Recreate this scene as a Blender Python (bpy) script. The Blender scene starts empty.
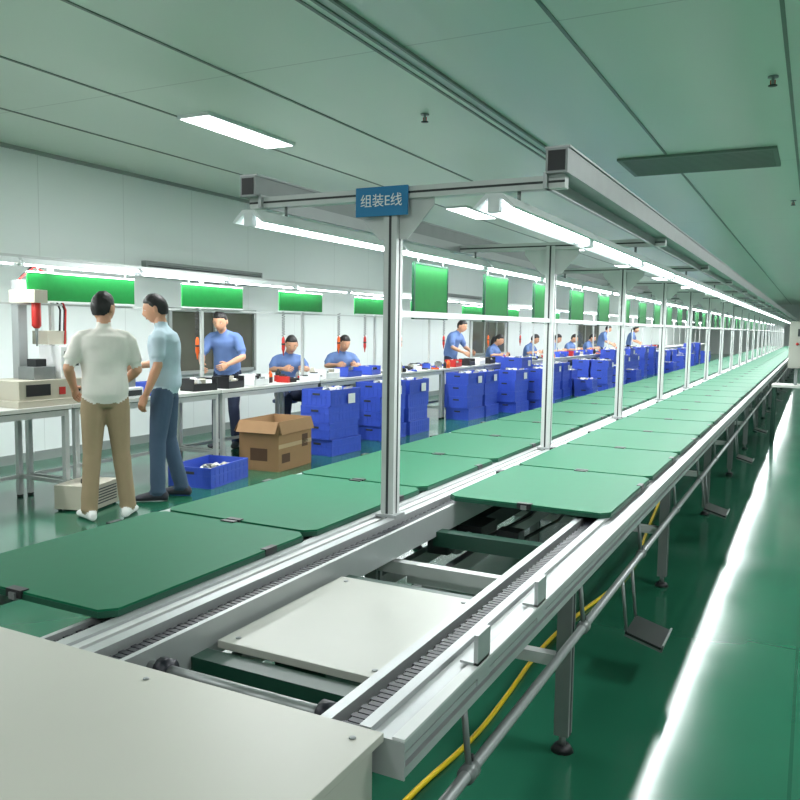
import bpy, math, random
import numpy as np
from mathutils import Vector, Matrix
random.seed(7)
scene = bpy.context.scene
COL = scene.collection

# ------------------------------------------------------------------ materials
def lin(c):
    r = []
    for v in c:
        v /= 255.0
        r.append(v/12.92 if v <= .04045 else ((v+.055)/1.055)**2.4)
    return (*r, 1.0)

def mat(name, col, rough=.5, metal=0.0, var=.08, scale=6.0, emis=0, bump=0.0, lines=None, spec=None, rvar=0.0):
    m = bpy.data.materials.new(name); m.use_nodes = True
    nt = m.node_tree; N = nt.nodes; L = nt.links
    b = N['Principled BSDF']
    c = lin(col)
    b.inputs['Roughness'].default_value = rough
    b.inputs['Metallic'].default_value = metal
    if spec is not None: b.inputs['Specular IOR Level'].default_value = spec
    tc = N.new('ShaderNodeTexCoord')
    nz = N.new('ShaderNodeTexNoise'); nz.inputs['Scale'].default_value = scale
    nz.inputs['Detail'].default_value = 4
    L.new(tc.outputs['Object'], nz.inputs['Vector'])
    mx = N.new('ShaderNodeMix'); mx.data_type = 'RGBA'
    mx.inputs['A'].default_value = tuple(x*(1-var) for x in c[:3])+(1,)
    mx.inputs['B'].default_value = tuple(min(1, x*(1+var)) for x in c[:3])+(1,)
    L.new(nz.outputs['Fac'], mx.inputs['Factor'])
    out = mx.outputs['Result']
    if lines:
        sp = N.new('ShaderNodeSeparateXYZ'); L.new(tc.outputs['Object'], sp.inputs[0])
        for ax, per, wid, dark in lines:
            a = N.new('ShaderNodeMath'); a.operation = 'DIVIDE'; a.inputs[1].default_value = per
            L.new(sp.outputs[ax], a.inputs[0])
            f = N.new('ShaderNodeMath'); f.operation = 'FRACT'; L.new(a.outputs[0], f.inputs[0])
            g = N.new('ShaderNodeMath'); g.operation = 'LESS_THAN'; g.inputs[1].default_value = wid/per
            L.new(f.outputs[0], g.inputs[0])
            m2 = N.new('ShaderNodeMix'); m2.data_type = 'RGBA'
            L.new(g.outputs[0], m2.inputs['Factor']); L.new(out, m2.inputs['A'])
            m2.inputs['B'].default_value = tuple(x*dark for x in c[:3])+(1,)
            out = m2.outputs['Result']
    L.new(out, b.inputs['Base Color'])
    if rvar:
        mr = N.new('ShaderNodeMapRange'); mr.inputs['To Min'].default_value = max(0.02, rough-rvar)
        mr.inputs['To Max'].default_value = rough+rvar
        n2 = N.new('ShaderNodeTexNoise'); n2.inputs['Scale'].default_value = 1.7; n2.inputs['Detail'].default_value = 6
        L.new(tc.outputs['Object'], n2.inputs['Vector'])
        L.new(n2.outputs['Fac'], mr.inputs['Value']); L.new(mr.outputs[0], b.inputs['Roughness'])
    if bump:
        bp = N.new('ShaderNodeBump'); bp.inputs['Strength'].default_value = bump
        bp.inputs['Distance'].default_value = .01
        L.new(nz.outputs['Fac'], bp.inputs['Height']); L.new(bp.outputs[0], b.inputs['Normal'])
    if emis:
        b.inputs['Emission Color'].default_value = c
        b.inputs['Emission Strength'].default_value = emis
    return m

M = {}
M['floor'] = mat('epoxy_floor', (36, 98, 74), .15, 0, .25, .8, bump=.03, lines=[(1, 4.0, .012, .6), (0, 6.0, .012, .7)], rvar=.08)
M['ceil'] = mat('ceiling_panel', (198, 212, 198), .3, 0, .05, .5, lines=[(1, 4.6, .012, .7)])
M['wall'] = mat('wall_panel', (222, 228, 226), .4, 0, .04, .6, lines=[(1, 1.15, .008, .8)])
M['seam'] = mat('seam_dark', (100, 114, 104), .4)
M['alu'] = mat('aluminium', (168, 172, 172), .4, .45, .06, 9)
M['aluw'] = mat('painted_alu', (196, 199, 197), .45, .1, .04, 9)
M['steel'] = mat('galvanised', (136, 141, 140), .4, .5, .12, 12)
M['slot'] = mat('slot_dark', (48, 52, 53), .6)
M['black'] = mat('black_plastic', (24, 25, 28), .45)
M['chain'] = mat('chain_steel', (24, 27, 36), .4, .3)
M['pallet'] = mat('green_esd_mat', (0, 96, 64), .6, 0, .06, 30, spec=.3)
M['palletedge'] = mat('pallet_edge', (8, 70, 50), .5)
M['cream'] = mat('cream_sheet_metal', (178, 178, 168), .42, .05, .05, 3, bump=.02)
M['plate'] = mat('grey_plate', (164, 166, 157), .4, .1, .05, 4)
M['dgreen'] = mat('dark_green_steel', (12, 56, 42), .4)
M['tube'] = mat('fluorescent_tube', (245, 250, 255), .4, 0, 0, 1, emis=10)
M['hood'] = mat('lamp_hood', (220, 225, 225), .4)
M['panel'] = mat('lamp_diffuser', (250, 252, 255), .4, 0, 0, 1, emis=6)
M['gboard'] = mat('green_board', (12, 118, 50), .55, 0, .12, 20, spec=.3)
M['blue'] = mat('blue_sign', (22, 118, 168), .45)
M['white'] = mat('white_paint', (232, 234, 234), .5)
M['crate'] = mat('blue_crate', (58, 86, 196), .4, 0, .1, 8)
M['cardb'] = mat('cardboard', (150, 116, 80), .8, 0, .08, 10)
M['tape'] = mat('box_tape', (180, 152, 114), .35)
M['print'] = mat('box_print', (84, 58, 40), .8)
M['bench'] = mat('bench_top', (196, 198, 192), .45)
M['yellow'] = mat('yellow_cable', (240, 205, 15), .45)
M['orange'] = mat('orange_plastic', (222, 92, 22), .45)
M['red'] = mat('red_plastic', (180, 36, 30), .45)
M['glass'] = mat('window_glass', (84, 84, 74), .08, 0, .3, 1.5)
M['frame'] = mat('window_frame', (150, 156, 152), .4, .3)
M['grille'] = mat('vent_grille', (104, 120, 110), .5)
M['beige'] = mat('instrument_beige', (182, 178, 162), .5)
M['stool'] = mat('stool_blue', (50, 70, 120), .5)
M['skin'] = mat('skin', (200, 150, 120), .5, 0, .05, 20)
M['hair'] = mat('black_hair', (24, 21, 21), .55, 0, .2, 60, bump=.4)
M['brow'] = mat('brow', (92, 66, 52), .6)
M['eye'] = mat('eye_white', (225, 222, 215), .3)
M['lip'] = mat('lips', (165, 100, 88), .5)
M['shirt_w'] = mat('white_polo', (222, 218, 210), .85, 0, .05, 14, bump=.3)
M['shirt_g'] = mat('pale_blue_polo', (172, 192, 202), .85, 0, .05, 14, bump=.3)
M['shirt_b'] = mat('blue_uniform', (98, 124, 176), .85, 0, .07, 14, bump=.3)
M['khaki'] = mat('khaki_trousers', (148, 130, 102), .9, 0, .08, 12, bump=.3)
M['jeans'] = mat('jeans', (66, 86, 108), .9, 0, .12, 14, bump=.3)
M['navy'] = mat('navy_trousers', (38, 46, 70), .9, 0, .1, 14, bump=.3)
M['shoe_w'] = mat('white_shoes', (225, 225, 222), .6)
M['shoe_d'] = mat('dark_shoes', (46, 48, 56), .6)

# ------------------------------------------------------------------ mesh builder
class B:
    def __init__(s):
        s.v = []; s.f = []; s.mi = []; s.sm = []; s.ml = []
    def mid(s, k):
        if k not in s.ml: s.ml.append(k)
        return s.ml.index(k)
    def add(s, vs, fs, k, smooth=False, X=None):
        o = len(s.v)
        if X is not None: vs = [X @ Vector(p) for p in vs]
        s.v += [tuple(p) for p in vs]
        i = s.mid(k)
        for f in fs:
            s.f.append(tuple(o+a for a in f)); s.mi.append(i); s.sm.append(smooth)
    def box(s, x0, x1, y0, y1, z0, z1, k, X=None):
        if x1 < x0: x0, x1 = x1, x0
        if y1 < y0: y0, y1 = y1, y0
        vs = [(x0,y0,z0),(x1,y0,z0),(x1,y1,z0),(x0,y1,z0),(x0,y0,z1),(x1,y0,z1),(x1,y1,z1),(x0,y1,z1)]
        s.add(vs, [(0,3,2,1),(4,5,6,7),(0,1,5,4),(1,2,6,5),(2,3,7,6),(3,0,4,7)], k, False, X)
    def rings(s, rs, k, smooth=True, X=None):
        n = len(rs[0]); vs = [p for r in rs for p in r]; fs = []
        for i in range(len(rs)-1):
            for j in range(n):
                a = i*n+j; b = i*n+(j+1) % n
                fs.append((a, b, b+n, a+n))
        fs.append(tuple(reversed(range(n)))); fs.append(tuple(range((len(rs)-1)*n, len(rs)*n)))
        s.add(vs, fs, k, smooth, X)
    def tube(s, pts, rad, n, k, flat=1.0, ref=None, smooth=True, X=None):
        pts = [Vector(p) for p in pts]
        if not hasattr(rad, '__len__'): rad = [rad]*len(pts)
        rs = []; u = None
        for i, p in enumerate(pts):
            t = (pts[min(i+1, len(pts)-1)]-pts[max(i-1, 0)]).normalized()
            if u is None:
                u = Vector(ref) if ref is not None else (Vector((1,0,0)) if abs(t.x) < .8 else Vector((0,1,0)))
            u = (u-t*u.dot(t)).normalized(); w = t.cross(u)
            rs.append([p+u*(rad[i]*math.cos(2*math.pi*j/n))+w*(rad[i]*flat*math.sin(2*math.pi*j/n)) for j in range(n)])
        s.rings(rs, k, smooth, X)
    def ell(s, c, r, k, nu=12, nv=8, X=None, fn=None):
        vs = []; fs = []
        for i in range(1, nv):
            th = math.pi*i/nv
            for j in range(nu):
                ph = 2*math.pi*j/nu
                d = Vector((math.sin(th)*math.cos(ph), math.sin(th)*math.sin(ph), math.cos(th)))
                q = fn(d) if fn else Vector((d.x*r[0], d.y*r[1], d.z*r[2]))
                vs.append(Vector(c)+q)
        top = Vector((0,0,1)); bot = Vector((0,0,-1))
        vs.append(Vector(c)+(fn(top) if fn else top*r[2])); vs.append(Vector(c)+(fn(bot) if fn else bot*r[2]))
        T = len(vs)-2; Bt = len(vs)-1
        for i in range(nv-2):
            for j in range(nu):
                a = i*nu+j; b = i*nu+(j+1) % nu
                fs.append((a, a+nu, b+nu, b))
        for j in range(nu):
            fs.append((T, j, (j+1) % nu)); fs.append((Bt, (nv-2)*nu+(j+1) % nu, (nv-2)*nu+j))
        s.add(vs, fs, k, True, X)
    def prism(s, poly, axis, a0, a1, k, X=None):
        def mk(p, a):
            if axis == 'x': return (a, p[0], p[1])
            if axis == 'y': return (p[0], a, p[1])
            return (p[0], p[1], a)
        n = len(poly)
        vs = [mk(p, a0) for p in poly]+[mk(p, a1) for p in poly]
        fs = [tuple(reversed(range(n))), tuple(range(n, 2*n))]
        for j in range(n): fs.append((j, (j+1) % n, n+(j+1) % n, n+j))
        s.add(vs, fs, k, False, X)
    def mesh(s, name):
        me = bpy.data.meshes.new(name)
        me.from_pydata(s.v, [], s.f)
        for k in s.ml: me.materials.append(M[k])
        me.polygons.foreach_set('material_index', s.mi)
        me.polygons.foreach_set('use_smooth', s.sm)
        me.update()
        return me
    def obj(s, name, loc=(0,0,0), rot=0, parent=None, bevel=0):
        return put(s.mesh(name), name, loc, rot, parent, bevel)

def put(me, name, loc=(0,0,0), rot=0, parent=None, bevel=0):
    o = bpy.data.objects.new(name, me); COL.objects.link(o)
    o.location = loc; o.rotation_euler = (0, 0, rot)
    if parent: o.parent = parent
    if bevel:
        md = o.modifiers.new('bevel', 'BEVEL'); md.width = bevel; md.segments = 2; md.limit_method = 'ANGLE'
    return o

def empty(name, loc=(0,0,0)):
    o = bpy.data.objects.new(name, None); COL.objects.link(o); o.location = loc; o.empty_display_size = .1
    return o

def area(name, loc, sx, sy, W, parent=None, col=(.97, .99, 1.0)):
    l = bpy.data.lights.new(name, 'AREA'); l.shape = 'RECTANGLE'; l.size = sx; l.size_y = sy
    l.energy = W; l.color = col
    o = bpy.data.objects.new(name, l); COL.objects.link(o); o.location = loc
    if parent: o.parent = parent
    return o

# ------------------------------------------------------------------ room
XL, XR, Y0, Y1, H = -7.2, 4.0, -3.5, 56.0, 3.2
b = B(); b.box(XL-.1, XR+.1, Y0-.1, Y1+.1, -.1, 0, 'floor'); b.obj('floor')
b = B(); b.box(XL-.1, XR+.1, Y0-.1, Y1+.1, H, H+.1, 'ceil'); b.obj('ceiling')
b = B(); b.box(XL-.1, XL, Y0, Y1, 0, H, 'wall'); b.obj('wall_left')
b = B(); b.box(XR, XR+.1, Y0, Y1, 0, H, 'wall'); b.obj('wall_right')
b = B(); b.box(XL, XR, Y1, Y1+.1, 0, H, 'wall'); b.obj('wall_far')
b = B(); b.box(XL, XR, Y0-.1, Y0, 0, H, 'wall'); b.obj('wall_back')
b = B(); b.box(XL, XL+.015, Y0, Y1, 0, .1, 'frame'); b.obj('baseboard_left')
b = B()
x = -2.57-1.16*3
while x < XR:
    b.box(x-.012, x+.012, Y0, Y1, H-.006, H, 'seam'); x += 1.16
b.obj('trim_1')
b = B()
b.box(-2.49, -2.47, Y0, Y1, H-.02, H, 'seam'); b.box(-2.40, -2.38, Y0, Y1, H-.02, H, 'seam')
b.box(-2.47, -2.40, Y0, Y1, H-.010, H, 'aluw'); b.obj('trim_2')
b = B(); b.box(XL, XL+.03, Y0, Y1, H-.04, H, 'frame'); b.obj('trim_3')

def window(name, y0, y1, z0, z1, n):
    b = B(); x = XL
    b.box(x, x+.02, y0, y1, z0, z1, 'glass')
    for z in (z0, z1-.05): b.box(x, x+.05, y0, y1, z, z+.05, 'frame')
    for i in range(n+1):
        y = y0+(y1-y0)*i/n
        b.box(x, x+.05, y-.025, y+.025, z0, z1, 'frame')
    b.obj(name)
window('window_1', 7.6, 9.3, .80, 1.66, 2)
window('window_2', 17.5, 20.0, .80, 1.66, 3)
window('window_3', 27, 30.0, .80, 1.66, 3)
def vent(y0, y1, z0, z1):
    b = B()
    b.box(XL, XL+.05, y0, y1, z0, z1, 'black')
    for i in range(4):
        z = z0+(z1-z0)*(i+.5)/4
        b.box(XL+.03, XL+.08, y0, y1, z-.008, z+.008, 'steel')
    b.box(XL, XL+.08, y0-.03, y0, z0-.03, z1+.03, 'steel'); b.box(XL, XL+.08, y1, y1+.03, z0-.03, z1+.03, 'steel')
    b.box(XL, XL+.08, y0, y1, z1, z1+.03, 'steel'); b.box(XL, XL+.08, y0, y1, z0-.03, z0, 'steel')
    b.obj('wall_air_vent')
vent(7.2, 9.4, 2.06, 2.17)
vent(15.5, 18.0, 2.06, 2.17)
b = B()
gx0, gx1, gy0, gy1 = -1.86, -.45, 8.5, 9.35
b.box(gx0, gx1, gy0, gy1, H-.02, H-.005, 'seam')
for (a0, a1, c0, c1) in ((gx0-.04, gx1+.04, gy0-.04, gy0), (gx0-.04, gx1+.04, gy1, gy1+.04), (gx0-.04, gx0, gy0, gy1), (gx1, gx1+.04, gy0, gy1)):
    b.box(a0, a1, c0, c1, H-.025, H, 'grille')
for i in range(14):
    y = gy0+(gy1-gy0)*(i+.5)/14
    b.box(gx0, gx1, y-.018, y+.018, H-.024, H-.018, 'grille')
b.obj('ceiling_air_grille')
def sprinkler(x, y):
    b = B()
    b.tube([(0,0,0),(0,0,-.01)], .035, 14, 'steel'); b.tube([(0,0,-.01),(0,0,-.06)], .009, 8, 'steel')
    b.tube([(0,0,-.06),(0,0,-.065)], .03, 12, 'black')
    b.tube([(-.014,0,-.025),(-.014,0,-.06)], .004, 6, 'red'); b.tube([(.014,0,-.025),(.014,0,-.06)], .004, 6, 'red')
    b.obj('fire_sprinkler', (x, y, H))
for x, y in ((-2.95, 6.1), (-.35, 6.2), (-2.9, 12), (-.35, 12), (-2.9, 20)): sprinkler(x, y)

lb = B()
lb.box(-.17, .17, -.62, .62, -.03, 0, 'hood')
lb.box(-.15, .15, -.60, .60, -.034, -.03, 'panel')
lamp_me = lb.mesh('ceiling_lamp')
def ceil_lamp(x, y, W):
    o = put(lamp_me, 'ceiling_panel_lamp', (x, y, H))
    area('lamp_light', (0, 0, -.05), .3, 1.2, W, o)
for y in (.35, 5.9, 11.4, 16.9, 22.4, 27.9, 33.4, 39, 44.5, 50): ceil_lamp(-4.7, y, 52)
for y in (-1.2, 3.2, 8.0, 13, 18, 24, 31, 39, 47): ceil_lamp(1.6, y, 56)  # unseen row right of the view, added to light the near end
ceil_lamp(-1.5, -1.6, 40)  # extra lamp behind the camera, unseen, added to light the end cover

# ------------------------------------------------------------------ conveyor line
LY0, LY1 = 1.24, 47.0
CX = -1.455
b = B()
def rail(x0, x1, z0, z1, y0=LY0, y1=LY1, k='alu'):
    f = min(.028, (z1-z0)*.28)
    b.box(x0, x1, y0, y1, z1-f, z1, k)
    b.box(x0, x1, y0, y1, z0, z0+f, k)
    b.box(x0+.012, x1-.012, y0+.004, y1, z0+f, z1-f, 'slot')
    zm = (z0+z1)/2
    b.box(x0+.004, x1-.004, y0, y1, zm-.007, zm+.007, k)
rail(-.69, -.62, .632, .700)
b.box(-.692, -.618, LY0-.004, LY0, .630, .702, 'alu')
b.box(-.715, -.69, LY0, LY1, .655, .712, 'alu')
b.box(-.785, -.715, LY0, LY1, .640, .668, 'slot')
b.box(-.81, -.785, LY0, LY1, .620, .700, 'alu')
b.box(-.645, -.620, LY0, LY1, .70, .706, 'aluw')
b.box(-1.345, -1.330, LY0, LY1, .60, .700, 'alu')
b.box(-1.410, -1.345, LY0, LY1, .640, .668, 'slot')
rail(-1.445, -1.410, .60, .708)
b.box(-1.475, -1.445, LY0, LY1, .655, .664, 'steel')
b.box(-1.500, -1.475, LY0, LY1, .655, .700, 'aluw')
rail(-1.535, -1.500, .60, .708)
b.box(-1.590, -1.535, LY0, LY1, .640, .668, 'slot')
b.box(-1.605, -1.590, LY0, LY1, .60, .700, 'alu')
b.box(-2.215, -2.145, LY0, LY1, .640, .668, 'slot')
b.box(-2.145, -2.130, LY0, LY1, .60, .700, 'alu')
rail(-2.30, -2.215, .575, .700)
for x in (-1.36, -1.56, -2.16):
    b.box(x-.02, x+.02, LY0, LY1, .36, .42, 'steel')
LX = -.70
y = 2.62
while y < LY1:
    for x in (LX, -1.455, -2.25):
        zt = .632 if x == LX else .60
        b.box(x-.025, x+.025, y-.025, y+.025, .06, zt, 'steel')
        b.box(x-.027, x+.027, y-.005, y+.005, .06, zt, 'slot')
        b.tube([(x, y, .06), (x, y, .02)], .012, 8, 'steel'); b.tube([(x, y, .022), (x, y, 0)], [.026, .04], 12, 'black')
    b.box(-2.25, LX, y-.02, y+.02, .30, .34, 'aluw')
    b.box(-2.25, LX, y-.02, y+.02, .53, .575, 'aluw')
    b.prism([(y-.025, .632), (y-.11, .632), (y-.025, .54)], 'x', LX-.005, LX+.005, 'steel')
    b.prism([(y+.025, .632), (y+.025, .54), (y+.11, .632)], 'x', LX-.005, LX+.005, 'steel')
    y += 2.03
for yy, k2, z0, z1 in ((1.50, 'dgreen', .575, .63), (2.20, 'dgreen', .575, .63), (2.95, 'dgreen', .56, .62), (2.72, 'aluw', .47, .52)):
    b.box(-1.345, -.80, yy-.03, yy+.03, z0, z1, k2)
b.box(-1.60, -2.14, 1.28, 1.34, .58, .63, 'dgreen')
PX, PZ = -.645, .445
b.tube([(PX, LY0, PZ), (PX, LY1, PZ)], .014, 12, 'alu')
y = 1.62
while y < LY1:
    b.tube([(PX, y-.022, PZ), (PX, y+.022, PZ)], .021, 12, 'steel')
    b.tube([(PX, y, PZ), (PX-.02, y, .632)], .008, 8, 'steel')
    b.tube([(PX, y+.014, PZ+.018), (PX, y+.014, PZ+.036)], .005, 8, 'black')
    y += 2.03/2
b.box(-1.50, -1.40, 3.2, LY1, .44, .52, 'slot')
for yy in (1.60, 2.03):
    b.box(-.632, -.622, yy, yy+.075, .66, .775, 'alu')
    b.box(-.665, -.622, yy, yy+.075, .706, .712, 'alu')
b.box(-1.40, -1.28, 3.3, 3.5, .45, .56, 'black'); b.tube([(-1.34, 3.3, .5), (-1.34, 3.15, .5)], .035, 12, 'steel')
b.box(-1.18, -1.08, 3.22, 3.30, .48, .58, 'black')
for x in (-1.25, -1.1, -.95): b.tube([(x, 3.2, .53), (x, 3.9, .49), (x-.05, 4.6, .52)], .008, 6, 'black')
conv = b.obj('conveyor_assembly_line')

b = B()
def chain(x, y0, y1, z=.668):
    y = y0; i = 0
    while y < y1:
        w = .020 if i % 2 else .014
        b.box(x-w, x+w, y+.002, y+.0175, z, z+.022, 'chain')
        b.tube([(x-.024, y+.010, z+.011), (x+.024, y+.010, z+.011)], .005, 6, 'chain')
        y += .0195; i += 1
chain(-.75, LY0, 5.0); chain(-1.378, LY0, 5.0); chain(-1.563, LY0, 4.0); chain(-2.18, LY0, 4.0)
b.obj('roller_chain')

b = B()
b.prism([(-1.31, 1.545), (-.83, 1.545), (-.83, 2.15), (-1.31, 2.15)], 'z', .630, .650, 'plate')
for px in (-1.27, -.87):
    for py in (1.58, 2.11): b.tube([(px, py, .65), (px, py, .653)], .008, 10, 'steel')
b.box(-1.15, -1.0, 1.57, 2.13, .50, .63, 'dgreen')
b.tube([(-1.08, 1.85, .50), (-1.08, 1.85, 0)], .035, 16, 'steel')
b.obj('lift_transfer_plate', bevel=.002)

def pallet_mesh():
    b = B(); hw = .345; hl = .448; c = .035
    poly = [(-hw+c, -hl), (hw-c, -hl), (hw, -hl+c), (hw, hl-c), (hw-c, hl), (-hw+c, hl), (-hw, hl-c), (-hw, -hl+c)]
    b.prism(poly, 'z', 0, .016, 'palletedge')
    b.prism([(p[0]*.995, p[1]*.995) for p in poly], 'z', .016, .022, 'pallet')
    b.box(-.03, .03, -hl-.006, -hl+.02, .004, .026, 'black'); b.box(-.012, .012, -hl-.012, -hl, .0, .018, 'steel')
    b.box(-.03, .03, hl-.02, hl+.002, .004, .026, 'black')
    for sx in (-1, 1):
        b.box(sx*hw-.02, sx*hw+.002, .2, .26, .002, .024, 'black')
    return b.mesh('pallet')
pm = pallet_mesh()
y = 1.39
while y < LY1-.6:
    put(pm, 'work_pallet', (-1.875, y+.45, .709)); y += .915
y = 3.10
while y < LY1-.6:
    put(pm, 'work_pallet', (-1.02, y+.45, .713)); y += .915

b = B()
b.box(-2.42, -.675, -.35, 1.22, .06, .695, 'cream')
b.box(-2.44, -.66, -.37, 1.235, .695, .712, 'cream')
b.box(-.672, -.668, .4, .404, .1, .68, 'slot')
for px in (-.70, -1.2, -1.8, -2.3):
    b.tube([(px, 1.19, .712), (px, 1.19, .715)], .007, 10, 'steel')
for px in (-2.35, -.75):
    for py in (-.28, 1.12): b.tube([(px, py, .06), (px, py, 0)], .035, 12, 'black')
b.obj('conveyor_end_cover', bevel=.004)

b = B()
b.box(-1.31, -.84, 1.25, 1.30, .60, .655, 'dgreen')
b.box(-1.31, -.84, 1.36, 1.39, .60, .64, 'steel')
b.tube([(-1.33, 1.335, .655), (-.82, 1.335, .655)], .016, 12, 'steel')
for px in (-1.30, -.86): b.tube([(px, 1.335, .655), (px+.03, 1.335, .655)], .03, 16, 'chain')
b.obj('drive_shaft')

def footrest(y):
    b = B()
    X = Matrix.Translation((0, 0, .20)) @ Matrix.Rotation(math.radians(16), 4, 'Y')
    b.box(-.08, .075, -.11, .11, -.005, .005, 'black', X)
    b.box(.067, .075, -.11, .11, -.005, .016, 'steel', X)
    for sy in (-.095, .095):
        b.box(-.08, .075, sy-.007, sy+.007, -.018, -.005, 'steel', X)
        b.tube([(-.075, sy, .22), (-.10, sy, PZ)], .007, 8, 'steel')
    b.obj('foot_rest', (PX+.10, y, 0))
for i in range(11): footrest(3.35+2.6*i)

def curve(name, P, r, k):
    cu = bpy.data.curves.new(name, 'CURVE'); cu.dimensions = '3D'; cu.bevel_depth = r; cu.bevel_resolution = 3
    sp = cu.splines.new('NURBS'); sp.points.add(len(P)-1)
    for p, q in zip(sp.points, P): p.co = (*q, 1)
    sp.use_endpoint_u = True; sp.order_u = 3
    cu.materials.append(M[k])
    o = bpy.data.objects.new(name, cu); COL.objects.link(o); return o
curve('yellow_power_cable', [(-1.08, 1.30, .010), (-1.03, 1.7, .010), (-1.04, 2.1, .010), (-.99, 2.5, .010), (-1.0, 2.9, .010), (-1.03, 3.4, .010), (-1.0, 3.9, .010), (-.93, 4.4, .010), (-.90, 4.9, .010), (-.98, 5.6, .010), (-1.1, 7, .010)], .009, 'yellow')

# ------------------------------------------------------------------ overhead frame
b = B()
py = 2.75; posts = []
while py < LY1:
    posts.append(py); py += 2.07
ZT = 1.955
XLt, XRt = CX-.50, CX+.50
for py in posts:
    b.box(CX-.027, CX+.027, py-.027, py+.027, .665, ZT, 'aluw')
    for s_ in (-1, 1):
        b.box(CX+s_*.0275, CX+s_*.028, py-.005, py+.005, .67, ZT, 'slot')
    b.box(CX-.005, CX+.005, py-.0285, py-.0265, .67, ZT, 'slot')
    b.box(CX-.045, CX+.045, py-.04, py+.04, .708, .72, 'alu')
    b.box(CX-.67, CX+.67, py-.022, py+.022, ZT-.022, ZT+.022, 'aluw')
    b.box(CX-.67, CX+.67, py-.0235, py-.0215, ZT-.004, ZT+.004, 'slot')
    for s_ in (-1, 1):
        b.prism([(CX+s_*.027, ZT-.022), (CX+s_*.17, ZT-.022), (CX+s_*.17, ZT-.05), (CX+s_*.06, ZT-.17), (CX+s_*.027, ZT-.17)], 'y', py-.004, py+.004, 'aluw')
        x = CX+s_*.50
        b.tube([(x, py, ZT-.02), (x, py, 1.893)], .007, 6, 'steel')
for s_ in (-1, 1):
    x = CX+s_*.65
    w = .038
    b.box(x-w, x+w, posts[0]-.06, posts[-1]+.1, ZT+.022, ZT+.105, 'steel')
    b.box(x-w+.008, x+w-.008, posts[0]-.062, posts[0]-.058, ZT+.03, ZT+.097, 'black')
    b.box(x-w-.006, x+w+.006, posts[0]-.055, posts[-1]+.1, ZT+.105, ZT+.112, 'alu')
    b.box(x-s_*w-s_*.0, x-s_*(w+.014), posts[0]-.04, posts[-1]+.1, ZT-.022, ZT+.03, 'alu')
b.box(CX-.012, CX+.012, posts[0], posts[-1], 1.49, 1.515, 'aluw')
frame = b.obj('overhead_light_frame')

def fixture_mesh(L=1.2):
    b = B()
    prof = [(-.075, 0.0), (-.065, -.004), (-.022, .030), (.022, .030), (.065, -.004), (.075, 0.0), (.028, .045), (-.028, .045)]
    b.prism(prof[::-1], 'y', 0, L, 'hood')
    b.tube([(0, .02, .004), (0, L-.02, .004)], .018, 10, 'tube')
    for y0 in (0, L-.03): b.box(-.02, .02, y0, y0+.03, -.016, .032, 'hood')
    return b.mesh('tube_fixture')
fm = fixture_mesh()
def light_row(name, x, z, y0, y1, Wm):
    e = empty(name, (x, y0, z))
    y = 0
    while y < y1-y0-1.2:
        put(fm, 'fixture', (0, y, 0), 0, e); y += 1.235
    n = max(1, round((y1-y0)/4)); L = (y1-y0)/n
    for i in range(n):
        area('tube_light', (0, (i+.5)*L, -.018), .10, L*.98, Wm*L, e)
light_row('fluorescent_light_row', XRt, 1.845, 2.50, 47, 11)
light_row('fluorescent_light_row', XLt, 1.845, 2.50, 47, 11)
light_row('fluorescent_light_row', -5.5, 1.90, .5, 48, 14)

b = B()
b.box(-.006, .006, 0, .45, 0, .31, 'gboard')
for z in (0, .30): b.box(-.009, .009, 0, .45, z, z+.010, 'dgreen')
for y in (0, .44): b.box(-.009, .009, y, y+.010, 0, .31, 'dgreen')
for y in (.06, .39): b.tube([(0, y, .31), (0, y, .33)], .003, 6, 'steel')
gm = b.mesh('green_board')
y = 3.93
while y < 40:
    put(gm, 'hanging_green_board', (XLt-.0, y, 1.495)); y += 1.05

e = empty('line_name_sign', (CX-.035, posts[0]-.03, 1.925))
b = B(); b.box(-.112, .112, -.008, 0, -.055, .055, 'blue'); b.box(.01, .04, 0, .006, -.05, .05, 'steel')
b.obj('plate', (0,0,0), 0, e, .001)
tcu = bpy.data.curves.new('sign_text', 'FONT'); tcu.body = '组装E线'; tcu.size = .052; tcu.align_x = 'CENTER'; tcu.align_y = 'CENTER'; tcu.extrude = .0008
tcu.materials.append(M['white'])
t = bpy.data.objects.new('lettering', tcu); COL.objects.link(t); t.parent = e; t.location = (0, -.0095, 0); t.rotation_euler = (math.pi/2, 0, 0)

# ------------------------------------------------------------------ left benches
BZ = .80
def bench_mesh(L=1.8):
    b = B()
    b.box(-.62, 0, 0, L-.02, BZ-.03, BZ, 'bench')
    b.box(-.62, 0, 0, L-.02, BZ-.036, BZ-.03, 'dgreen')
    for x in (-.03, -.59):
        b.box(x-.018, x+.018, .02, L-.04, BZ-.085, BZ-.036, 'aluw')
        for y in (.04, L-.06):
            b.box(x-.02, x+.02, y-.02, y+.02, .02, BZ-.036, 'aluw'); b.tube([(x, y, .02), (x, y, 0)], .025, 10, 'black')
    for y in (.04, L-.06): b.box(-.59, -.03, y-.015, y+.015, .16, .19, 'aluw')
    b.box(-.59, -.56, .04, L-.06, .16, .19, 'aluw')
    b.box(-.315, -.285, .04, .07, BZ, 1.93, 'aluw')
    b.box(-.315, -.285, 0, L, 1.95, 1.97, 'aluw')
    b.box(-.31, -.29, 0, L, 1.585, 1.60, 'aluw')
    return b.mesh('bench')
bm_ = bench_mesh()
ys = 0.85
while ys < 46:
    put(bm_, 'workbench', (-5.22, ys, 0)); ys += 1.8

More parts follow.
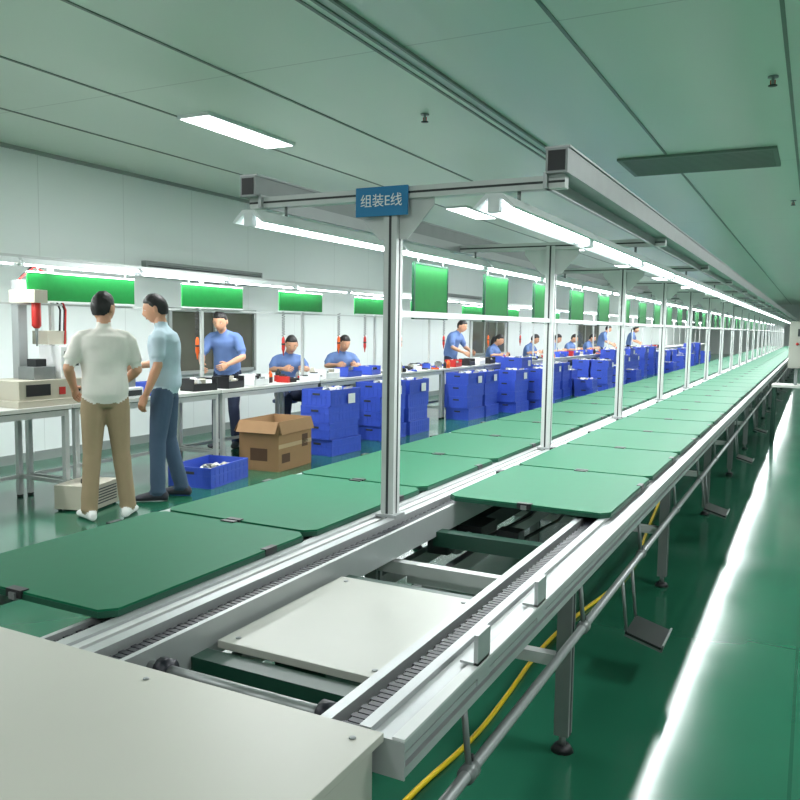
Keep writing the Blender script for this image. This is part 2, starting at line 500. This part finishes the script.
for y0, y1 in ((2.6, 3.9), (4.27, 5.38), (6.0, 6.93), (7.6, 8.5), (9.3, 10.1), (11, 12), (13, 14), (15, 16), (18, 19)):
    b = B(); b.box(-.006, .006, 0, y1-y0, 0, .24, 'gboard')
    b.box(-.009, .009, 0, y1-y0, 0, .012, 'white'); b.box(-.009, .009, 0, y1-y0, .228, .24, 'white')
    for q in (.1, y1-y0-.1): b.tube([(0, q, .24), (0, q, .27)], .003, 6, 'steel')
    b.obj('green_poster_strip', (-5.5, y0, 1.61))

def driver(x, y, z, col):
    b = B()
    pts = []
    for i in range(70):
        a = i*.9; pts.append((.018*math.cos(a), .018*math.sin(a), .50-.30*i/70))
    b.tube(pts, .004, 5, 'black')
    b.tube([(0,0,.20),(0,0,.17),(0,0,.05),(0,0,.02),(0,0,-.03)], [.008,.019,.021,.012,.004], 10, col)
    b.tube([(0,0,.12),(0,0,.10)], .023, 10, 'black')
    b.obj('electric_screwdriver', (x, y, z))
for i, y in enumerate((6.35, 7.85, 9.1, 9.8, 10.9, 12.5, 14.6, 16.5)):
    driver(-5.62, y, 1.12, ('orange', 'red')[i % 2])

def parts_bin(x, y, k, w=.3, d=.2, h=.12):
    b = B()
    b.box(-d/2, d/2, -w/2, w/2, 0, .01, k)
    b.box(-d/2, -d/2+.008, -w/2, w/2, 0, h, k); b.box(d/2-.008, d/2, -w/2, w/2, 0, h*.6, k)
    b.box(-d/2, d/2, -w/2, -w/2+.008, 0, h, k); b.box(-d/2, d/2, w/2-.008, w/2, 0, h, k)
    for i in range(8):
        px, py = random.uniform(-d/3, d/3), random.uniform(-w/3, w/3)
        X = Matrix.Translation((px, py, random.uniform(.04, .10))) @ Matrix.Rotation(random.uniform(0, 3), 4, 'Z') @ Matrix.Rotation(random.uniform(-.5, .5), 4, 'X')
        b.box(-.03, .03, -.02, .02, -.02, .02, random.choice(('white', 'black', 'steel', 'beige')), X)
    b.obj('parts_bin', (x, y, BZ+.001), random.uniform(-.2, .2))
def small_parts(x, y):
    b = B()
    for i in range(9):
        px, py = random.uniform(-.16, .14), random.uniform(-.2, .2)
        k = random.choice(('white', 'steel', 'black', 'beige', 'orange', 'red', 'crate', 'white'))
        r = random.random()
        if r < .4:
            X = Matrix.Translation((px, py, 0)) @ Matrix.Rotation(random.uniform(0, 3), 4, 'Z')
            w, d, h = random.uniform(.02, .06), random.uniform(.03, .09), random.uniform(.02, .09)
            b.box(-w, w, -d, d, 0, h, k, X); b.box(-w*.6, w*.6, -d*.6, d*.6, h, h+.012, 'slot', X)
        elif r < .75:
            h = random.uniform(.05, .16); r_ = random.uniform(.018, .035)
            b.tube([(px,py,0),(px,py,h*.7),(px,py,h*.85),(px,py,h)], [r_, r_, r_*.6, r_*.5], 12, k)
        else:
            a = random.uniform(0, 3); dx, dy = math.cos(a)*.09, math.sin(a)*.09
            b.tube([(px-dx,py-dy,.015),(px,py,.016),(px+dx*.3,py+dy*.3,.014),(px+dx,py+dy,.01)], [.014,.014,.006,.004], 8, k)
    b.obj('assembly_parts_and_tools', (x, y, BZ+.001))
yy = 5.5
while yy < 34:
    if random.random() < .35: parts_bin(-5.38, yy, random.choice(('crate', 'crate', 'red', 'black', 'white')))
    else: small_parts(-5.40, yy)
    yy += random.uniform(.4, .6)

b = B()
b.box(-.25, .22, -.42, .30, 0, .05, 'beige'); b.box(-.22, .18, -.38, .26, .05, .20, 'beige')
b.box(.181, .185, -.32, -.10, .08, .17, 'black'); b.box(.181, .186, -.02, .04, .08, .14, 'red'); b.tube([(.18, .15, .12), (.205, .15, .12)], .025, 14, 'black')
b.box(-.20, -.12, -.14, -.06, .20, .98, 'alu'); b.box(-.20, .10, -.16, -.04, .80, .90, 'beige')
b.tube([(.04, -.10, .80), (.04, -.10, .62), (.04, -.10, .60)], [.035, .035, .02], 14, 'red'); b.tube([(.04, -.10, .60), (.04, -.10, .46)], [.014, .007], 10, 'steel')
b.box(-.06, .12, -.2, 0, .20, .30, 'steel'); b.box(-.02, .08, -.15, -.05, .30, .36, 'black')
b.box(-.12, .14, .04, .24, .20, .46, 'white'); b.box(.141, .144, .07, .21, .30, .42, 'slot'); b.box(.141, .146, .08, .11, .22, .26, 'red')
b.box(-.18, .0, .03, .22, .47, .58, 'beige')
for i, (dx, dy) in enumerate(((0, 0), (.03, .03), (-.02, .06))):
    b.tube([(-.16, -.10, .98), (-.14+dx, -.02+dy, 1.07+.02*i), (-.1+dx, .12+dy, 1.02), (-.05+dx, .2+dy, .75), (-.02+dx, .16+dy, .47)], .008, 8, ('black', 'red', 'black')[i])
b.obj('test_press_instrument', (-5.48, 4.40, BZ+.001), 0, None, .004)
b = B()
b.box(-.2, .2, -.22, .22, 0, .09, 'white'); b.box(-.18, .15, -.18, .18, .09, .17, 'steel'); b.box(.201, .204, -.2, .2, .02, .07, 'slot')
b.box(-.12, .1, -.1, .1, .17, .26, 'beige')
b.tube([(.1, -.1, .17), (.14, -.15, .25), (.1, -.2, .2), (.0, -.21, .1)], .006, 8, 'black')
b.obj('bench_power_supply', (-5.44, 5.0, BZ+.001), .05, None, .004)
b = B()
b.box(-.16, .16, -.2, .2, .015, .20, 'beige')
for i in range(6): b.box(.161, .164, -.15, .15, .05+.022*i, .06+.022*i, 'slot')
b.tube([(0, -.08, .20), (0, -.08, .23), (0, .08, .23), (0, .08, .20)], .008, 8, 'black')
for sx in (-.13, .13):
    for sy in (-.17, .17): b.tube([(sx, sy, .015), (sx, sy, 0)], .015, 8, 'black')
b.obj('power_box', (-5.05, 4.42, 0), .3, None, .006)

def add_crate(b, X, L=.6, W=.4, h=.19):
    hx, hy, t = W/2, L/2, .01
    b.box(-hx+.01, hx-.01, -hy+.01, hy-.01, 0, .01, 'crate', X)
    for sx in (-1, 1):
        b.box(sx*(hx-.008)-t/2, sx*(hx-.008)+t/2, -hy+.01, hy-.01, 0, h-.005, 'crate', X)
        for z in (0.0, h*.5, h-.024): b.box(sx*(hx-.005)-t/2, sx*(hx-.005)+t/2, -hy, hy, z, z+.018, 'crate', X)
        n = 9
        for i in range(n+1):
            y = -hy+.006+(L-.012)*i/n
            b.box(sx*(hx-.005)-t/2, sx*(hx-.005)+t/2, y-.005, y+.005, 0, h-.02, 'crate', X)
    for sy in (-1, 1):
        b.box(-hx+.01, hx-.01, sy*(hy-.008)-t/2, sy*(hy-.008)+t/2, 0, h-.005, 'crate', X)
        for z in (0.0, h*.5, h-.024): b.box(-hx, hx, sy*(hy-.005)-t/2, sy*(hy-.005)+t/2, z, z+.018, 'crate', X)
        n = 6
        for i in range(n+1):
            x = -hx+.006+(W-.012)*i/n
            b.box(x-.005, x+.005, sy*(hy-.005)-t/2, sy*(hy-.005)+t/2, 0, h-.02, 'crate', X)
        b.box(-.05, .05, sy*(hy-.003)-t/2, sy*(hy-.003)+t/2, h*.64, h*.76, 'slot', X)
stacks = {}
def stack(x, y, n, rot=0):
    if n not in stacks:
        b = B()
        for i in range(n):
            add_crate(b, Matrix.Translation((random.uniform(-.014, .014), random.uniform(-.02, .02), i*.186)) @ Matrix.Rotation(random.uniform(-.04, .04), 4, 'Z'))
        for i in range(10):
            X = Matrix.Translation((random.uniform(-.12, .12), random.uniform(-.2, .2), n*.186-.03)) @ Matrix.Rotation(random.uniform(0, 3), 4, 'Z') @ Matrix.Rotation(random.uniform(-.6, .6), 4, 'X')
            b.box(-.05, .05, -.03, .03, -.03, .04, random.choice(('white', 'steel', 'beige', 'crate')), X)
        if n in (4, 5): b.box(.222, .224, .02, .16, (n-1)*.186+.02, (n-1)*.186+.13, 'white')
        stacks[n] = b.mesh('crates')
    put(stacks[n], 'blue_crate_stack', (x, y, 0), rot)
for x, y, n in ((-4.90, 7.78, 4), (-5.0, 9.15, 4), (-4.98, 9.85, 4), (-4.96, 11.9, 4), (-4.94, 12.55, 4), (-4.7, 13.4, 4), (-4.90, 14.2, 5), (-4.46, 14.2, 4)):
    stack(x, y, n, random.uniform(-.06, .06))
y = 15.6
while y < 40:
    stack(-4.90, y, random.choice((3, 4, 4, 5)), random.uniform(-.06, .06))
    if random.random() < .5: stack(-4.45, y+.05, random.choice((2, 3, 4)), random.uniform(-.06, .06))
    y += random.choice((.66, .66, .7, 1.5))
b = B(); add_crate(b, Matrix.Identity(4), .66, .44, .19)
for i in range(22):
    X = Matrix.Translation((random.uniform(-.14, .14), random.uniform(-.24, .24), random.uniform(.10, .15))) @ Matrix.Rotation(random.uniform(0, 3), 4, 'Z') @ Matrix.Rotation(random.uniform(-.6, .6), 4, 'X')
    b.box(-.03, .03, -.02, .02, -.02, .02, random.choice(('white', 'steel', 'black', 'beige')), X)
b.box(-.17, .17, -.27, .27, .02, .10, 'steel')
b.obj('blue_parts_crate', (-4.93, 5.72, 0), .15)

b = B(); w, d, h = .66, .46, .50; t = .006
b.box(-d/2, d/2, -w/2, w/2, 0, t, 'cardb')
b.box(-d/2, -d/2+t, -w/2, w/2, t, h, 'cardb'); b.box(d/2-t, d/2, -w/2, w/2, t, h, 'cardb')
b.box(-d/2+t, d/2-t, -w/2, -w/2+t, t, h, 'cardb'); b.box(-d/2+t, d/2-t, w/2-t, w/2, t, h, 'cardb')
for s_, a in ((1, 75), (-1, -60)):
    X = Matrix.Translation((s_*d/2, 0, h)) @ Matrix.Rotation(math.radians(a), 4, 'Y')
    b.box(0 if s_ > 0 else -.13, .13 if s_ > 0 else 0, -w/2+.004, w/2-.004, -t, 0, 'cardb', X)
for s_ in (1, -1):
    X = Matrix.Translation((0, s_*w/2, h)) @ Matrix.Rotation(math.radians(-60*s_), 4, 'X')
    b.box(-d/2+.004, d/2-.004, 0 if s_ > 0 else -.13, .13 if s_ > 0 else 0, -t, 0, 'cardb', X)
b.box(d/2, d/2+.001, -w/2+.06, -w/2+.22, .08, .17, 'print'); b.box(d/2, d/2+.001, w/2-.20, w/2-.08, .2, .33, 'print')
b.box(-.1, .1, -w/2-.001, -w/2, h*.2, h*.45, 'print')
b.box(d/2, d/2+.001, -w/2, w/2, h*.5-.02, h*.5+.02, 'tape')
b.box(-.17, .17, -.27, .27, .02, .40, 'white')
b.obj('open_cardboard_carton', (-4.90, 6.72, 0), .08)

b = B()
b.box(-.30, .12, -.12, .12, .98, 1.60, 'cream'); b.box(-.28, .10, -.128, -.12, 1.0, 1.58, 'cream')
b.box(.03, .05, -.14, -.128, 1.2, 1.32, 'black'); b.box(-.2, -.05, -.132, -.128, 1.4, 1.5, 'slot'); b.tube([(-.2, -.128, 1.3), (-.2, -.145, 1.3)], .02, 10, 'red')
b.box(-.48, .35, -.2, .3, .72, .75, 'bench')
for px in (-.45, .32):
    for py2 in (-.17, .27): b.box(px-.02, px+.02, py2-.02, py2+.02, 0, .72, 'dgreen')
for px in (-.2, .02): b.box(px-.02, px+.02, -.02, .02, .75, .98, 'steel')
b.obj('control_cabinet', (0.0, 12.0, 0))

# ------------------------------------------------------------------ people
def V(*a): return Vector(a)
def head_fn(d):
    x, y, z = d.x*.077, d.y*.096, d.z*.117
    if d.z < 0:
        f = 1-.30*(-d.z)**1.6; x *= f; y = y*(1-.18*(-d.z)**2) + .012*(-d.z)
    if d.y > 0:
        g = lambda cx, cz, sx, sz: math.exp(-((x-cx)/sx)**2-((z-cz)/sz)**2)
        y += .024*g(0, -.022, .014, .022)+.010*g(0, .002, .010, .022)
        y -= .007*(g(.032, .006, .016, .012)+g(-.032, .006, .016, .012))
        y += .004*g(0, .030, .05, .010)+.006*g(0, -.060, .022, .010)+.008*g(0, -.095, .025, .016)
    return Vector((x, y, z))
def hair_fn(d):
    pts = [(-1, -.62), (-.45, -.52), (-.2, -.26), (-.05, .02), (.2, .16), (.42, .42), (1, .58)]
    zt = pts[-1][1]
    for (a, za), (c, zc) in zip(pts, pts[1:]):
        if a <= d.y <= c: zt = za+(zc-za)*(d.y-a)/(c-a); break
    h = head_fn(d)
    k = max(0, min(1, (d.z-zt)/.10+.5))
    s_ = .86+(1.07-.86)*k+.014*math.sin(11*d.x+7*d.y)*k+.010*math.sin(23*d.x-19*d.y)*k
    return Vector((h.x*s_, h.y*s_, h.z*(s_+.02*k)))

SP = [(0, .10, .085), (.08, .142, .108), (.2, .150, .112), (.36, .140, .108), (.55, .150, .112), (.74, .168, .114), (.86, .162, .098), (.94, .110, .075), (1.0, .064, .060)]
def person(name, loc, yaw, P={}, shirt='shirt_b', pants='navy', shoes='shoe_d', vox=.014, hem=.10, longhair=False, scale=1.0, girth=1.0):
    D = dict(pel=V(0, 0, .92), neck=V(0, -.01, 1.43), head=V(0, .015, 1.585), hyaw=0, hpit=0, side=V(1, 0, 0),
             elR=V(.245, -.03, 1.12), wrR=V(.25, .07, .87), elL=V(-.245, -.03, 1.12), wrL=V(-.25, .07, .87),
             knR=V(.10, .02, .49), anR=V(.12, -.02, .09), knL=V(-.10, .02, .49), anL=V(-.12, -.02, .09), fR=-.15, fL=.15, curl=25)
    D.update(P)
    caps = []; body = B()
    pel, neck, side = D['pel'], D['neck'], D['side'].normalized()
    p0 = pel+V(0, 0, -.07); p1 = pel+V(0, -.02, .25)+(neck-pel)*.10; p2 = neck
    rs = []; n = 24
    m = 22
    for i in range(m+1):
        s_ = i/m
        c = p0*(1-s_)**2+p1*2*s_*(1-s_)+p2*s_*s_
        t = ((p1-p0)*(1-s_)+(p2-p1)*s_).normalized()
        sd = V(1, 0, 0).lerp(side, s_).normalized(); sd = (sd-t*sd.dot(t)).normalized(); fw = t.cross(sd)
        for (a, ra, rb), (a2, ra2, rb2) in zip(SP, SP[1:]):
            if a <= s_ <= a2:
                q = (s_-a)/(a2-a); rx = ra+(ra2-ra)*q; ry = rb+(rb2-rb)*q
        rx *= girth; ry *= girth
        if s_ >= hem and s_ < .9: rx += .012; ry += .012
        fold = .004 if (s_ > .1 and s_ < .7) else 0
        rs.append([c+sd*((rx+fold*math.sin(5*2*math.pi*j/n+9*s_))*math.copysign(abs(math.cos(2*math.pi*j/n))**.9, math.cos(2*math.pi*j/n)))+fw*(-(ry+fold*math.sin(4*2*math.pi*j/n+14*s_))*math.sin(2*math.pi*j/n)) for j in range(n)])
        w = max(rx-ry, .001)
        caps.append((c-sd*w, c+sd*w, ry, ry, 0 if s_ >= hem else 1))
    body.rings([r[::-1] for r in rs], 'white')
    spine = (neck-(pel+V(0, -.02, .25))).normalized()
    hd = D['head']
    body.tube([neck-spine*.05, neck, (neck+hd)/2, hd], [.062, .056, .050, .048], 14, 'white')
    caps.append((neck+spine*.012, hd, .056, .05, 2))
    wr_info = []
    for sg, el, wr in ((1, D['elR'], D['wrR']), (-1, D['elL'], D['wrL'])):
        sh = neck+side*(.160*sg*girth)-spine*.068
        m1 = sh.lerp(el, .45); cut = sh.lerp(el, .74)
        body.tube([neck+side*(.07*sg)-spine*.035, sh-side*(.02*sg), sh.lerp(el, .12), m1, cut, cut+(el-sh).normalized()*.006, el, el.lerp(wr, .3), el.lerp(wr, .75), wr, wr+(wr-el).normalized()*.02],
                  [.043, .058, .060, .058, .060, .043, .039, .040, .031, .027, .027], 12, 'white')
        caps.append((neck+side*(.07*sg)-spine*.035, sh, .045, .060, 0)); caps.append((sh, cut, .063, .061, 0))
        caps.append((cut, el, .046, .040, 2)); caps.append((el, wr, .041, .027, 2))
        wr_info.append((sg, el, wr))
    for sg, kn, an, fy in ((1, D['knR'], D['anR'], D['fR']), (-1, D['knL'], D['anL'], D['fL'])):
        hp = pel+V(.082*sg, 0, -.04)
        body.tube([hp+V(0, 0, .05), hp.lerp(kn, .12), hp.lerp(kn, .5), hp.lerp(kn, .9), kn, kn.lerp(an, .12), kn.lerp(an, .35), kn.lerp(an, .6), kn.lerp(an, .8), kn.lerp(an, .94), an+V(0, 0, -.02)],
                  [.085, .093, .082, .070, .067, .068, .064, .062, .064, .060, .064], 14, 'white')
        caps.append((hp, hp.lerp(kn, .5), .093, .082, 1)); caps.append((hp.lerp(kn, .5), kn, .082, .067, 1)); caps.append((kn, an, .067, .062, 1))
        f = V(-math.sin(fy), math.cos(fy), 0); gz = an.z-.09
        fs = [(-.085, .028, .030), (-.06, .036, .045), (0, .040, .050), (.06, .046, .040), (.12, .050, .032), (.165, .044, .026), (.19, .024, .016)]
        rr = []
        u = f.cross(V(0, 0, 1))
        for a, w, h in fs:
            c = V(an.x, an.y, 0)+f*a+V(0, 0, gz+h+.002)
            rr.append([c+u*(w*math.cos(2*math.pi*j/12))+V(0, 0, 1)*(h*math.sin(2*math.pi*j/12)) for j in range(12)])
        body.rings(rr, 'white')
        caps.append((V(an.x, an.y, gz+.035)-f*.05, V(an.x, an.y, gz+.03)+f*.155, .045, .034, 3))
    me0 = body.mesh('tmp'); ob = bpy.data.objects.new('tmp', me0); COL.objects.link(ob)
    md = ob.modifiers.new('r', 'REMESH'); md.mode = 'VOXEL'; md.voxel_size = vox; md.use_smooth_shade = True
    sm = ob.modifiers.new('s', 'SMOOTH'); sm.iterations = 3; sm.factor = .5
    dg = bpy.context.evaluated_depsgraph_get(); dg.update()
    me = bpy.data.meshes.new_from_object(ob.evaluated_get(dg))
    bpy.data.objects.remove(ob)
    me.materials.clear()
    keys = [shirt, pants, 'skin', shoes]
    for k in keys: me.materials.append(M[k])
    cen = np.empty(len(me.polygons)*3); me.polygons.foreach_get('center', cen); cen = cen.reshape(-1, 3)
    best = np.full(len(cen), 1e9); lab = np.zeros(len(cen), int)
    for a, c, r0, r1, l in caps:
        a = np.array(a); ab = np.array(c)-a
        t = np.clip(((cen-a)@ab)/max(ab@ab, 1e-9), 0, 1)
        d = np.linalg.norm(cen-(a+t[:, None]*ab), axis=1)-(r0+(r1-r0)*t)
        mk = d < best; best[mk] = d[mk]; lab[mk] = l
    me.polygons.foreach_set('material_index', lab.astype(np.int32))
    me.polygons.foreach_set('use_smooth', np.ones(len(cen), bool)); me.update()
    root = empty(name, loc); root.rotation_euler = (0, 0, yaw); root.scale = (scale,)*3
    put(me, 'body', (0,0,0), 0, root)
    X = Matrix.Translation(hd+V(0, .012, .0)) @ Matrix.Rotation(D['hyaw'], 4, 'Z') @ Matrix.Rotation(-D['hpit'], 4, 'X')
    h = B()
    h.ell((0,0,0), None, 'skin', 30, 22, X, head_fn)
    for s_ in (-1, 1):
        h.ell((s_*.079, -.006, -.008), (.011, .020, .031), 'skin', 10, 8, X)
        h.ell((s_*.031, .078, .006), (.012, .007, .005), 'eye', 10, 8, X)
        h.ell((s_*.031, .0825, .006), (.005, .004, .005), 'hair', 8, 6, X)
        h.ell((s_*.032, .085, .024), (.016, .004, .003), 'brow', 8, 6, X)
    h.ell((0, .094, -.060), (.020, .005, .005), 'lip', 10, 6, X)
    h.ell((0,0,0), None, 'hair', 40, 30, X, hair_fn)
    if longhair:
        h.tube([(0, -.085, .02), (0, -.125, .0), (0, -.13, -.08), (0, -.11, -.18), (0, -.10, -.22)], [.03, .035, .035, .025, .01], 12, 'hair', X=X)
    for sg, el, wr in wr_info:
        d = (wr-el).normalized()
        th = V(-sg*.5, .8, .3); th = (th-d*th.dot(d)).normalized()
        nrm = d.cross(th)*sg
        inn = -nrm if nrm.x*sg > 0 else nrm
        rings = []
        for a, w, tt in ((-.01, .026, .019), (.02, .034, .017), (.055, .042, .015), (.088, .041, .013), (.096, .034, .009)):
            c = wr+d*a
            rings.append([c+th*(w*math.cos(2*math.pi*j/12))+nrm*(tt*math.sin(2*math.pi*j/12)) for j in range(12)])
        h.rings(rings, 'skin')
        for q, (off, ln) in enumerate(((.031, .070), (.011, .080), (-.010, .074), (-.030, .058))):
            p = wr+d*.085+th*off; dd = d.copy(); pts = [p-d*.015, p]; cu_ = math.radians(D['curl'])
            for j, sgl in enumerate((.45, .30, .25)):
                ang = cu_*(j+1)*.8+.06*q
                dd = (d*math.cos(ang)+inn*math.sin(ang)).normalized(); p = p+dd*(ln*sgl); pts.append(p)
            h.tube(pts, [.009, .0095, .009, .008, .0055], 8, 'skin')
        p = wr+d*.025+th*.030
        t1 = (d*.65+th*.6+inn*.35).normalized(); t2 = (d*.9+th*.15+inn*.4).normalized()
        h.tube([p-th*.015, p, p+t1*.035, p+t1*.035+t2*.03], [.012, .013, .0105, .007], 8, 'skin')
    h.obj('head_and_hands', (0,0,0), 0, root)
    return root

R = math.radians
person('man_in_white_polo', (-4.64, 4.24, 0), R(52), dict(
    elL=V(-.255, -.06, 1.14), wrL=V(-.21, .13, .98), elR=V(.235, .0, 1.12), wrR=V(.16, .20, 1.02), hyaw=R(-40), hpit=R(6),
    knR=V(.11, .03, .49), anR=V(.15, .0, .09), knL=V(-.10, .0, .49), anL=V(-.13, -.04, .09), fR=-.35, fL=.3),
    'shirt_w', 'khaki', 'shoe_w', .011, girth=1.05, scale=.985)
person('man_in_pale_polo', (-4.74, 4.96, 0), R(120), dict(
    neck=V(0, .02, 1.42), head=V(0, .055, 1.572), hpit=R(16), hyaw=R(6),
    elL=V(-.22, .0, 1.12), wrL=V(-.21, .10, .88), elR=V(.22, .02, 1.13), wrR=V(.10, .24, 1.10),
    knL=V(-.10, .04, .49), anL=V(-.11, .04, .09), knR=V(.10, .0, .49), anR=V(.12, -.10, .09)),
    'shirt_g', 'jeans', 'shoe_d', .011)
lean = dict(pel=V(0, -.06, .90), neck=V(0, .10, 1.36), head=V(0, .17, 1.49), hpit=R(22), elR=V(.25, .12, 1.08), wrR=V(.16, .34, .98),
            elL=V(-.25, .12, 1.08), wrL=V(-.14, .34, 1.0), curl=40)
seat = dict(pel=V(0, 0, .58), neck=V(0, .10, 1.08), head=V(0, .18, 1.21), hpit=R(24), elR=V(.25, .12, .88), wrR=V(.15, .33, .90),
            elL=V(-.25, .12, .88), wrL=V(-.13, .33, .90), knR=V(.13, .40, .54), anR=V(.14, .34, .09), knL=V(-.13, .40, .54), anL=V(-.14, .36, .09), curl=45)
person('standing_line_worker', (-6.16, 7.45, 0), R(-160), lean, vox=.014)
def stool(x, y):
    b = B()
    b.tube([(0,0,.43), (0,0,.435), (0,0,.465), (0,0,.475)], [.15, .165, .165, .15], 20, 'stool')
    b.tube([(0,0,.43), (0,0,.10)], .02, 10, 'steel')
    for i in range(5):
        a = i*2*math.pi/5
        b.tube([(0,0,.12), (.2*math.cos(a), .2*math.sin(a), .05), (.22*math.cos(a), .22*math.sin(a), 0)], [.016, .012, .012], 8, 'black')
    b.tube([(.14*math.cos(i*math.pi/8), .14*math.sin(i*math.pi/8), .22) for i in range(17)], .008, 6, 'steel')
    b.obj('work_stool', (x, y, 0))
for i, (y, yw, lh) in enumerate(((8.70, -125, False), (10.05, -130, True), (16.2, -90, True), (18.7, -95, False), (20.6, -85, True), (22.3, -100, False), (24.3, -90, False))):
    s2 = dict(seat); s2['hyaw'] = R((-12, 10, 0, 8, -10, 5, 0)[i])
    person('seated_line_worker', (-6.18, y, 0), R(yw), s2, vox=.016, longhair=lh)
    stool(-6.20, y)
for i, (y, yw) in enumerate(((14.2, -95), (26.4, -80), (31.0, -90))):
    person('standing_line_worker', (-6.18, y, 0), R(yw), lean, vox=.018, longhair=(i == 2))

# ------------------------------------------------------------------ world + camera
w = bpy.data.worlds.new('World'); scene.world = w; w.use_nodes = True
w.node_tree.nodes['Background'].inputs[0].default_value = (.8, .9, 1, 1)
w.node_tree.nodes['Background'].inputs[1].default_value = .3

roll = .014; F = 800.0
vx, vy = 415.0, 67.0
ux = vx*math.cos(roll)-vy*math.sin(roll); uy = vy*math.cos(roll)+vx*math.sin(roll)
p = math.atan(uy/F); yaw = math.atan(ux/(F*math.cos(p)+uy*math.sin(p)))
r0 = Vector((math.cos(yaw), math.sin(yaw), 0))
fw = Vector((-math.sin(yaw)*math.cos(p), math.cos(yaw)*math.cos(p), -math.sin(p)))
up0 = r0.cross(fw)
rt = r0*math.cos(roll)+up0*math.sin(roll); up = up0*math.cos(roll)-r0*math.sin(roll)
cam = bpy.data.cameras.new('camera'); co = bpy.data.objects.new('camera', cam); COL.objects.link(co)
cam.sensor_width = 36; cam.lens = 36*F/800; cam.clip_start = .05; cam.clip_end = 200
Mx = Matrix((rt, up, -fw)).transposed().to_4x4(); Mx.translation = (0, 0, 1.45)
co.matrix_world = Mx
scene.camera = co
scene.view_settings.view_transform = 'Standard'
scene.view_settings.exposure = 0.2
